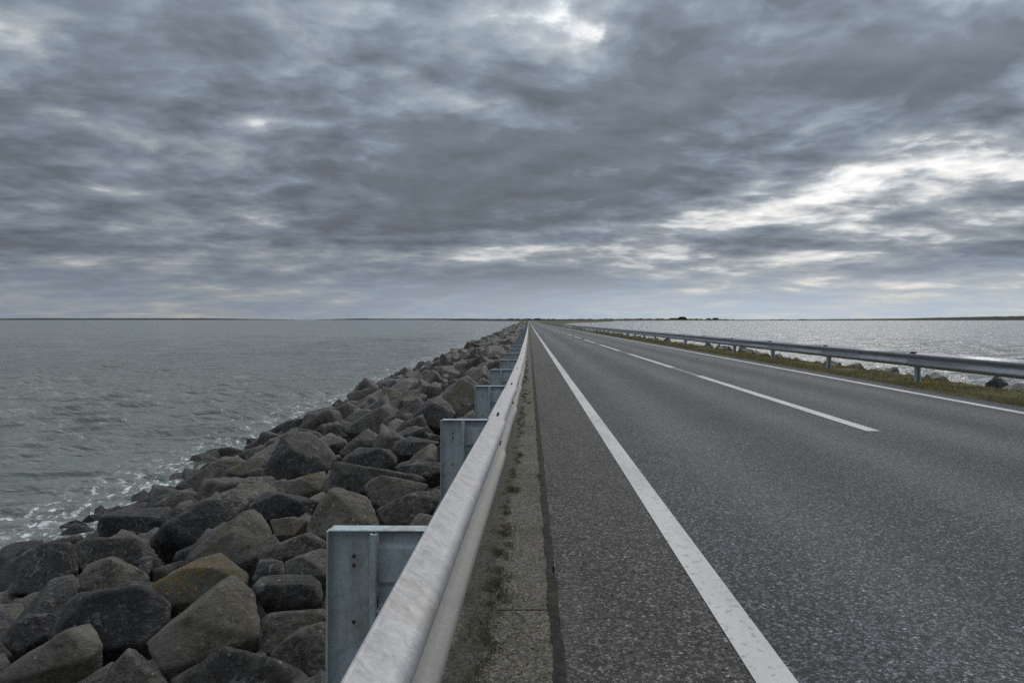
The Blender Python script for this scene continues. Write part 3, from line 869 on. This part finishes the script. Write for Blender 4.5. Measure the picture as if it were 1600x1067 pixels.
def trace_boulders():
    for q, (outl, inner, tint, lich, label) in enumerate(TR):
        o = np.array(outl, float); cpx = o.mean(0); cpx[1] = 0.45 * cpx[1] + 0.55 * (o[:, 1].min() * 0.35 + o[:, 1].max() * 0.65)
        r = pix_ray(*cpx)
        # march along the ray to the slope
        t = 1.0
        while t < 60 and EYE + r[2] * t > float(slope_z(r[0] * t, t)) + 0.02 and r[0] * t > XW - 0.1: t += 0.02
        C = np.array([r[0] * t, t, EYE + r[2] * t])
        back = -(C - CAM) / np.linalg.norm(C - CAM)
        up = np.array([-0.28, 0, 0.96])
        n = up * 0.75 + back * 0.55; n /= np.linalg.norm(n)
        def lift(p, push):
            rr = pix_ray(*p); k = (n @ (C - CAM)) / (n @ rr)
            k = np.clip(k, t * 0.88, t * 1.14)
            return CAM + rr * k * (1 - push)
        ring = np.array([lift(p, 0.0) for p in o])
        cen = ring.mean(0)
        size = np.mean(np.linalg.norm(ring - cen, axis=1))
        pts = list(ring)
        for p in inner: pts.append(lift(p, 0.0) + n * size * 0.44)
        if not inner: pts.append(cen + n * size * 0.22)
        for p in ring: pts.append(cen + (p - cen) * 0.80 - up * size * 0.75 - back * size * 0.15)
        pts = np.array(pts)
        N, H, c = hull_planes(pts)
        sub = 5 if size * FPX / t > 26 else 4
        V, T = solid_from_planes(N, H, sub, 100 + q, 0.030, 170.0)
        W = V + c
        at = np.stack([np.full(len(V), tint), np.full(len(V), lich), wet_of(W[:, 2])], 1)
        me = np_mesh('boulder', V, T, at, True)
        ob = link('boulder', me, 'boulder'); ob.location = tuple(c)
        tag(ob, label, 'boulder', G_ROCK)
        placed.append((c, size, outl))
trace_boulders()

def in_poly(x, y, poly):
    ins = False; j = len(poly) - 1
    for i in range(len(poly)):
        xi, yi = poly[i]; xj, yj = poly[j]
        if (yi > y) != (yj > y) and x < (xj - xi) * (y - yi) / (yj - yi) + xi: ins = not ins
        j = i
    return ins
def fill_boulders():
    g = np.random.default_rng(11)
    cand = []
    # left slope, packed rows
    Y = 1.2
    while Y < 420:
        sp = 0.50 if Y < 30 else (0.62 if Y < 90 else (0.9 if Y < 200 else 1.3))
        X = -0.80 if Y < 60 else -0.7
        while X > XW - 0.55:
            x = X + g.normal(0, 0.10); y = Y + g.normal(0, 0.16)
            s = sp * g.uniform(0.62, 1.12) * (1.25 if g.random() < 0.12 else 1.0)
            if x > -0.95: s = min(s, 0.36)
            z = float(slope_z(x, y)) - 0.10 + g.normal(0, 0.045)
            ok = True
            px, py = project((x, y, z + 0.1))
            for c, sz, outl in placed:
                d = math.dist((x, y), (c[0], c[1]))
                if d < 0.42 * (sz + s): ok = False; break
                if d < 0.95 * (sz + s): z = min(z, float(slope_z(x, y)) - 0.34)
            if ok and y < 22:
                for c, sz, outl in placed:
                    if y > c[1] + 0.25 * sz: continue
                    for ox, oz in ((0, 0.2), (-0.3, 0.05), (0.3, 0.05), (0, 0.42)):
                        qx, qy = project((x + ox * s, y, z + oz * s))
                        if in_poly(qx, qy, outl): ok = False; break
                    if not ok: break
            if ok: cand.append([x, y, z, s, 0])
            X -= sp * g.uniform(0.85, 1.15)
        Y += sp * 0.92
    # second layer: stones perched on the pile farther along
    for _ in range(420):
        y = 9 + 90 * g.random() ** 1.7; x = -0.9 - 5.9 * g.random(); s = g.uniform(0.45, 0.85)
        z = float(slope_z(x, y)) + 0.06
        if any(math.dist((x, y), (c[0], c[1])) < 0.9 * (sz + s) for c, sz, _o in placed): continue
        pp = [project((x + ox * s, y, z + oz * s)) for ox, oz in ((0, 0), (0, 0.4), (-0.4, 0.1), (0.4, 0.1))]
        if any(in_poly(qx, qy, outl) for _c, _s, outl in placed for qx, qy in pp): continue
        cand.append([x, y, z, s, 0])
    # right shore: only the tops show beyond the verge
    y = 9.0
    while y < 150:
        for row in range(2):
            x = 9.40 + row * 0.75 + g.normal(0, 0.12); s = g.uniform(0.26, 0.50)
            cand.append([x, y + g.normal(0, 0.2), float(zr(y)) - 0.17 - row * 0.12 + g.normal(0, 0.06), s, 1])
        y += 0.62 + 0.004 * y
    vis = []
    for k, (x, y, z, s, side) in enumerate(cand):
        px, py = project((x, y, z + 0.1))
        inside = -30 < px < 1630 and py < 1095
        if side == 0 and px > 815: inside = False
        vis.append(s / y * (1.0 if inside else 0.02) * (0.55 if side else 1.0) * (1.0 if z > SEA - 0.12 else 0.2))
    order = np.argsort(vis)[::-1]
    n_single = 300 - len(TR)
    bulk_V, bulk_T, bulk_A, off = [], [], [], 0
    shapes = {}
    for rank, k in enumerate(order):
        x, y, z, s, side = cand[k]
        dims = np.array([g.uniform(0.42, 0.62), g.uniform(0.36, 0.52), g.uniform(0.26, 0.42)]) * s * 1.18
        N, H = random_planes(g, dims)
        M = rot_matrix(g, 0.38) if side == 0 else rot_matrix(g, 0.5)
        tilt = np.array([[math.cos(.3), 0, -math.sin(.3)], [0, 1, 0], [math.sin(.3), 0, math.cos(.3)]]) if side == 0 else np.eye(3)
        ppx = s / y * FPX
        single = rank < n_single
        sub = (5 if ppx > 105 else 4 if ppx > 32 else 3) if single else (3 if ppx > 14 else 2)
        if not single and vis[k] < 0.004: sub = 2
        V, T = solid_from_planes(N, H, sub, 1000 + int(k), 0.032, 140.0)
        V = V @ M.T @ tilt.T
        c = np.array([x, y, z])
        tint = g.random(); lich = g.random() ** 1.5 * (0.9 if x > -4.5 else 0.45)
        if side: tint, lich = tint * 0.6, lich * 0.5
        wet = wet_of(V[:, 2] + z) if side == 0 else np.zeros(len(V))
        at = np.stack([np.full(len(V), tint), np.full(len(V), lich), wet], 1)
        if single:
            me = np_mesh('boulder', V, T, at, sub >= 4)
            ob = link('boulder', me, 'boulder'); ob.location = tuple(c)
            if side:
                nth = int(round((y - 14.2) / 4.2)); lab = 'dark boulder top behind the far grass verge ' + ('level with the %s far post' % ['first', 'second', 'third', 'fourth', 'fifth', 'sixth', 'seventh', 'eighth'][nth] if 0 <= nth < 8 else 'along the shore')
            else:
                col_w = 'black' if tint < 0.22 else ('dark grey' if tint < 0.55 else ('brownish grey' if tint < 0.8 else 'brown'))
                a0, a1, a2 = sorted(dims); shp = 'slab' if a0 < 0.62 * a1 else ('long boulder' if a2 > 1.45 * a1 else ('chunky boulder' if a0 > 0.82 * a1 else 'boulder'))
                size_w = 'large ' if s > 0.56 else ('small ' if s < 0.40 else '')
                lw = 'lichened ' if lich > 0.55 else ('speckled ' if lich > 0.25 else '')
                wet_w = 'wet ' if z < SEA + 0.40 else ''
                zone = 'at the waterline' if z < SEA + 0.40 else ('low on the slope' if x < -4.3 else ('halfway down the slope' if x < -2.3 else ('high on the slope' if x < -1.1 else 'right beside the posts')))
                pi = max(0, int(round((y - 1.84) / 2.07)))
                ORD = ['first', 'second', 'third', 'fourth', 'fifth', 'sixth', 'seventh', 'eighth', 'ninth', 'tenth', 'eleventh', 'twelfth']
                band = 'level with the %s post' % ORD[pi] if pi < 12 else 'far along the causeway'
                lab = ' '.join(('%s%s%s%s %s %s %s' % (size_w, wet_w, lw, col_w, shp, zone, band)).split()[:16])
            tag(ob, lab, 'boulder', G_ROCK if side == 0 else 'boulders beyond the far verge')
        else:
            bulk_V.append(V + c); bulk_T.append(T + off); bulk_A.append(at); off += len(V)
    me = np_mesh('far_boulders', np.concatenate(bulk_V), np.concatenate(bulk_T), np.concatenate(bulk_A), False)
    o = link('far_boulders', me, 'boulder'); tag(o, 'mass of small dark boulders running on into the distance', 'boulders', kind='stuff')
fill_boulders()
def tell_apart():
    same = {}
    for o in COL.objects:
        if o.get('category') == 'boulder': same.setdefault(o['label'], []).append(o)
    for lab, obs in same.items():
        if 1 < len(obs) <= 4 and len(lab.split()) <= 14:
            obs.sort(key=lambda o: o.location.y)
            words = {2: ['nearer', 'farther'], 3: ['nearest', 'middle', 'farthest'], 4: ['nearest', 'second nearest', 'third nearest', 'farthest']}[len(obs)]
            for o, w in zip(obs, words): o['label'] = lab + ', ' + w
tell_apart()

# ------------------------------------------------------------------ grass, moss, chips
def blades(name, mat, base, hgt, wid, lean, tints):
    n = len(base); g = np.random.default_rng(n)
    a = g.random(n) * 6.283; d = np.stack([np.cos(a), np.sin(a), np.zeros(n)], 1)
    la = g.random(n) * 6.283; ld = np.stack([np.cos(la), np.sin(la), np.zeros(n)], 1) * (lean * hgt * g.random(n))[:, None]
    up = np.zeros((n, 3)); up[:, 2] = hgt
    V = np.stack([base - d * wid[:, None], base + d * wid[:, None], base + up * 0.6 + ld * 0.4 + d * wid[:, None] * 0.6, base + up * 0.6 + ld * 0.4 - d * wid[:, None] * 0.6, base + up + ld], 1).reshape(-1, 3)
    i = np.arange(n)[:, None] * 5
    T = np.concatenate([i + [0, 1, 2], i + [0, 2, 3], i + [3, 2, 4]], 0)
    A = np.repeat(np.stack([tints, tints, tints], 1), 5, axis=0)
    return link(name, np_mesh(name, V, T, A), mat)
def build_verge():
    # turf ridge under the far guardrail
    V, F = [], []
    ys = np.concatenate([np.arange(4, 70, 0.5), np.arange(70, 1401, 14.0)])
    g = np.random.default_rng(3)
    prof = [(7.55, -0.07), (7.66, 0.02), (7.9, 0.05), (8.4, 0.045), (8.9, 0.035), (9.35, -0.06), (9.9, -0.40)]
    for Y in ys:
        w = 0.07 * math.sin(Y * 0.9) + 0.05 * math.sin(Y * 2.3 + 1) if Y < 70 else 0
        for j, (x, z) in enumerate(prof):
            V.append((x + (w if j < 2 else 0), Y, float(zr(Y)) + z + (g.normal(0, 0.012) if 0 < j < 6 and Y < 70 else 0)))
    n = len(prof)
    for i in range(len(ys) - 1):
        for j in range(n - 1):
            a = i * n + j; F.append((a, a + 1, a + n + 1, a + n))
    o = link('grass_verge', mesh('grass_verge', V, F, True), 'verge_turf'); tag(o, None, kind='structure')
    n = 46000
    Y = 9 + 75 * g.random(n) ** 1.9
    X = 7.62 + g.random(n) ** 1.15 * 1.65 + 0.06 * np.sin(Y * 0.9)
    Z = zr(Y) + np.interp(X, [p[0] for p in prof], [p[1] for p in prof])
    clump = 0.5 + 0.5 * np.sin(Y * 1.7 + 3 * np.sin(X * 2 + Y * 0.6)) * np.sin(Y * 0.47 + X)
    h = (0.018 + 0.042 * clump * g.random(n) + 0.05 * (g.random(n) > 0.97))
    o = blades('verge_grass', 'grass', np.stack([X, Y, Z], 1), h, 0.004 + 0.0005 * Y * 0.6, 0.8, np.clip(0.25 + 0.5 * g.random(n) + 0.25 * (0.5 - clump), 0, 1))
    tag(o, 'short olive green and straw-coloured grass along the far verge', 'grass', kind='stuff')
build_verge()
def build_moss():
    g = np.random.default_rng(17)
    base, hh, tt = [], [], []
    spots = []
    for i in range(210):
        Y = 1.2 + 22 * g.random() ** 1.8
        X = left_x(Y) + 0.075 + g.normal(0, 0.035)
        spots.append((X, Y, g.uniform(0.02, 0.06), g.uniform(0.012, 0.035)))
    spots += [(-0.20, 3.35, 0.06, 0.04), (-0.20, 2.98, 0.06, 0.05), (-0.21, 2.80, 0.07, 0.06), (-0.215, 2.5, 0.05, 0.03), (0.10, 5.75, 0.035, 0.03), (0.13, 4.9, 0.02, 0.02), (-0.17, 4.2, 0.06, 0.03)]
    for (X, Y, r, h) in spots:
        n = int(20 + r * 1100)
        p = g.normal(0, r * 0.55, (n, 2)) * [0.8, 1.5]
        for (a, b_) in p:
            x = X + a
            base.append((x, Y + b_, float(zr(Y + b_)) + (-0.003))); hh.append(h * g.uniform(0.3, 1.0)); tt.append(np.clip(g.normal(0.42, 0.28), 0, 1))
    base = np.array(base); hh = np.array(hh)
    o = blades('moss_tufts', 'moss', base, hh, np.full(len(hh), 0.0016), 1.4, np.array(tt))
    tag(o, 'small tufts of moss and weeds at the foot of the near guardrail', 'weeds', kind='stuff')
    # stone chips, shell bits and twigs lying on the strip and the shoulder
    n = 16000
    Y = 1.1 + 20 * g.random(n) ** 2.0
    X = np.where(g.random(n) < 0.60, g.uniform(-0.22, 0.10, n), g.uniform(0.14, 0.80, n))
    edge = g.random(n) < 0.25; X[edge] = -0.21 + np.abs(g.normal(0, 0.05, edge.sum()))
    s = 0.0018 + 0.0045 * g.random(n) ** 3 + 0.004 * (g.random(n) > 0.99)
    tet = np.array([[1, 0, 0], [-0.5, 0.8, 0], [-0.5, -0.8, 0], [0, 0, 0.8]])
    an = g.random(n) * 6.283; el = 1 + 1.8 * g.random(n) ** 2
    V = np.zeros((n, 4, 3))
    for k in range(4):
        tx, ty = tet[k, 0] * s * el, tet[k, 1] * s
        V[:, k, 0] = X + tx * np.cos(an) - ty * np.sin(an); V[:, k, 1] = Y + tx * np.sin(an) + ty * np.cos(an)
        V[:, k, 2] = zr(Y) + tet[k, 2] * s + np.where(X < 0.12, -0.0035, 0.0005)
    i = np.arange(n)[:, None] * 4
    T = np.concatenate([i + [0, 1, 3], i + [1, 2, 3], i + [2, 0, 3]], 0)
    t = np.clip(g.random(n) ** 1.4, 0, 1)
    o = link('gravel_chips', np_mesh('gravel_chips', V.reshape(-1, 3), T, np.repeat(np.stack([t, t, t], 1), 4, axis=0)), 'chips')
    tag(o, 'pale stone chips and shell bits scattered on the edge strip', 'gravel', kind='stuff')
build_moss()

# ------------------------------------------------------------------ far shores
def build_far():
    # salt marsh where the causeway lands
    st = [(330, -6.4, 13), (480, -6.6, 22), (640, -7, 36), (760, -8, 62), (1000, -10, 110), (1240, -16, 150), (1330, -42, 165), (1700, -120, 200), (2250, -250, 480), (2450, -290, 1900), (3300, -420, 4200), (4500, -700, 4300)]
    V, F = [], []
    for y, a, b_ in st:
        V += [(a - 5, y - 8, SEA - 0.5), (a, y, -1.45), ((a + b_) / 2, y, -1.25), (b_, y, -1.45), (b_ + 5, y - 8, SEA - 0.5)]
    for i in range(len(st) - 1):
        for j in range(4):
            k = i * 5 + j; F.append((k, k + 1, k + 6, k + 5))
    me = mesh('marsh_land', V, F)
    o = link('marsh_land', me, 'marsh'); tag(o, None, kind='structure')
    # grass dyke behind the marsh
    def ridge(name, pts, hgts, width, mat, label, cat, kind, seed=1, jag=0.0, step=12.0, zb=None):
        P = np.array(pts, float); g = np.random.default_rng(seed)
        L = np.concatenate([[0], np.cumsum(np.linalg.norm(np.diff(P, axis=0), axis=1))])
        s = np.arange(0, L[-1], step); s = np.append(s, L[-1])
        X, Y = np.interp(s, L, P[:, 0]), np.interp(s, L, P[:, 1]); H = np.interp(s, L, hgts)
        H = H * (1 + jag * (0.6 * np.convolve(g.normal(size=len(s)), [.25, .5, .25], 'same') + 0.5 * g.normal(size=len(s)) * 0.5))
        H = np.maximum(H, 0.05)
        V, F = [], []; z0 = SEA - 0.5 if zb is None else zb
        for x, y, h in zip(X, Y, H):
            V += [(x, y - width, z0), (x, y - width * 0.35, z0 + 0.5 + h * 0.85), (x, y, z0 + 0.5 + h), (x, y + width * 0.5, z0 + 0.5 + h * 0.8), (x, y + width, z0)]
        for i in range(len(s) - 1):
            for j in range(4):
                a = i * 5 + j; F.append((a, a + 5, a + 6, a + 1))
        for e in (0, (len(s) - 1) * 5): F.append(tuple(e + q for q in range(5)))
        ob = link(name, mesh(name, V, F), mat); tag(ob, label, cat, kind=kind)
        return ob
    ridge('dyke', [(30, 1250), (160, 1650), (480, 2300), (1400, 2500)], [1.6, 2.4, 3.0, 2.0], 16, 'marsh', 'low green sea dyke beyond the end of the causeway', 'dyke', 'structure', 2, 0.08, 20)
    ridge('tree_belt', [(130, 2500), (330, 2480), (560, 2500), (780, 2600)], [3.5, 5.5, 6.0, 3.0], 14, 'far_wood', 'thin dark line of trees on the low shore past the bay', 'trees', 'stuff', 5, 0.45, 7, -1.3)
    ridge('tree_belt', [(1100, 3100), (1500, 3200), (2000, 3400)], [2.0, 4.0, 3.0], 16, 'far_wood', 'faint low line of trees on the skyline over the bay', 'trees', 'stuff', 6, 0.5, 10, -1.3)
    ridge('tree_belt', [(-330, 2900), (-60, 2600), (60, 2400), (150, 2450)], [3.0, 4.5, 5.0, 4.0], 14, 'far_wood', 'low trees on the skyline where the road ends', 'trees', 'stuff', 8, 0.5, 7, -1.3)
    # wooded island to the right
    ridge('island', [(1650, 4300), (2300, 4250), (2900, 4200), (3500, 4200), (4300, 4300)], [2, 10, 24, 27, 20], 120, 'far_wood', 'long wooded island on the skyline at the right', 'island', 'structure', 9, 0.08, 22)
    # low islands on the left horizon
    ridge('island', [(-5600, 6000), (-4300, 6000), (-2900, 6100), (-2150, 6200)], [4, 15, 15, 3], 120, 'far_wood', 'long low dark island on the horizon across the open sea', 'island', 'structure', 10, 0.10, 30)
    ridge('island', [(-2100, 6800), (-1700, 6800), (-1250, 6800), (-700, 6800), (-100, 6800)], [4, 14, 12, 13, 8], 120, 'far_wood', 'faint flat island on the horizon beside the vanishing rock slope', 'island', 'structure', 11, 0.16, 30)
    # two tree clumps standing out over the bay's shore
    def clump(px0, px1, ptop, dist, label, seed):
        g = np.random.default_rng(seed)
        x0, x1 = (px0 - VX) / FPX * dist, (px1 - VX) / FPX * dist
        top = EYE + (VY - ptop) / FPX * dist
        root = empty('tree_clump', ((x0 + x1) / 2, dist, -1.2)); tag(root, label, 'trees', 'tree clumps on the far shore')
        Vs, Ts, off = [], [], 0
        D, T = ICO[2]
        w = x1 - x0; hgt = top + 1.2
        for _ in range(34):
            c = np.array([g.uniform(-0.44, 0.44) * w, g.uniform(-0.3, 0.3) * w, 0])
            r = g.uniform(0.18, 0.30) * hgt
            c[2] = g.uniform(0.45 * hgt, hgt - r) if abs(c[0]) < 0.36 * w else g.uniform(0.3, 0.6) * hgt
            V = D * r * (1 + 0.25 * lump(D, int(g.integers(9999)), 2, 4.0))[:, None] + c
            Vs.append(V); Ts.append(T + off); off += len(V)
        link('crown', np_mesh('crown', np.concatenate(Vs), np.concatenate(Ts)), 'far_wood', root)
        for q in range(4):
            V, F = [], []; solid_box(V, F, (q - 1.5) * w * 0.22 - 0.25, (q - 1.5) * w * 0.22 + 0.25, -0.25, 0.25, 0, hgt * 0.6)
            link('trunk', mesh('trunk', V, F), 'far_wood', root)
    clump(1059, 1073, 494.5, 2330, 'taller dark clump of trees on the low shore across the bay', 1)
    clump(1103, 1112, 497.0, 2420, 'small dark clump of trees just past the taller clump', 2)
    clump(1113, 1123, 496.4, 2420, 'dark clump of trees at the end of the far shore trees', 3)
    # lamp mast at the far end of the road
    root = empty('mast', (-1.3, 640, float(zr(640)))); tag(root, 'thin grey mast rising where the road meets the skyline', 'mast')
    V, F = [], []
    for i, (z, r) in enumerate(((0, 0.14), (2.5, 0.11), (5.4, 0.07))):
        for q in range(8): V.append((r * math.cos(q * math.pi / 4), r * math.sin(q * math.pi / 4), z))
    for i in range(2):
        for q in range(8): F.append((i * 8 + q, i * 8 + (q + 1) % 8, i * 8 + 8 + (q + 1) % 8, i * 8 + 8 + q))
    F.append(tuple(range(16, 24)))
    link('pole', mesh('pole', V, F), 'post_zinc', root)
    V, F = [], []; solid_box(V, F, -0.10, 0.10, -0.9, 0.12, 5.35, 5.5)
    link('lamp_head', bevelled(mesh('lamp_head', V, F), 0.03), 'post_zinc', root)
build_far()
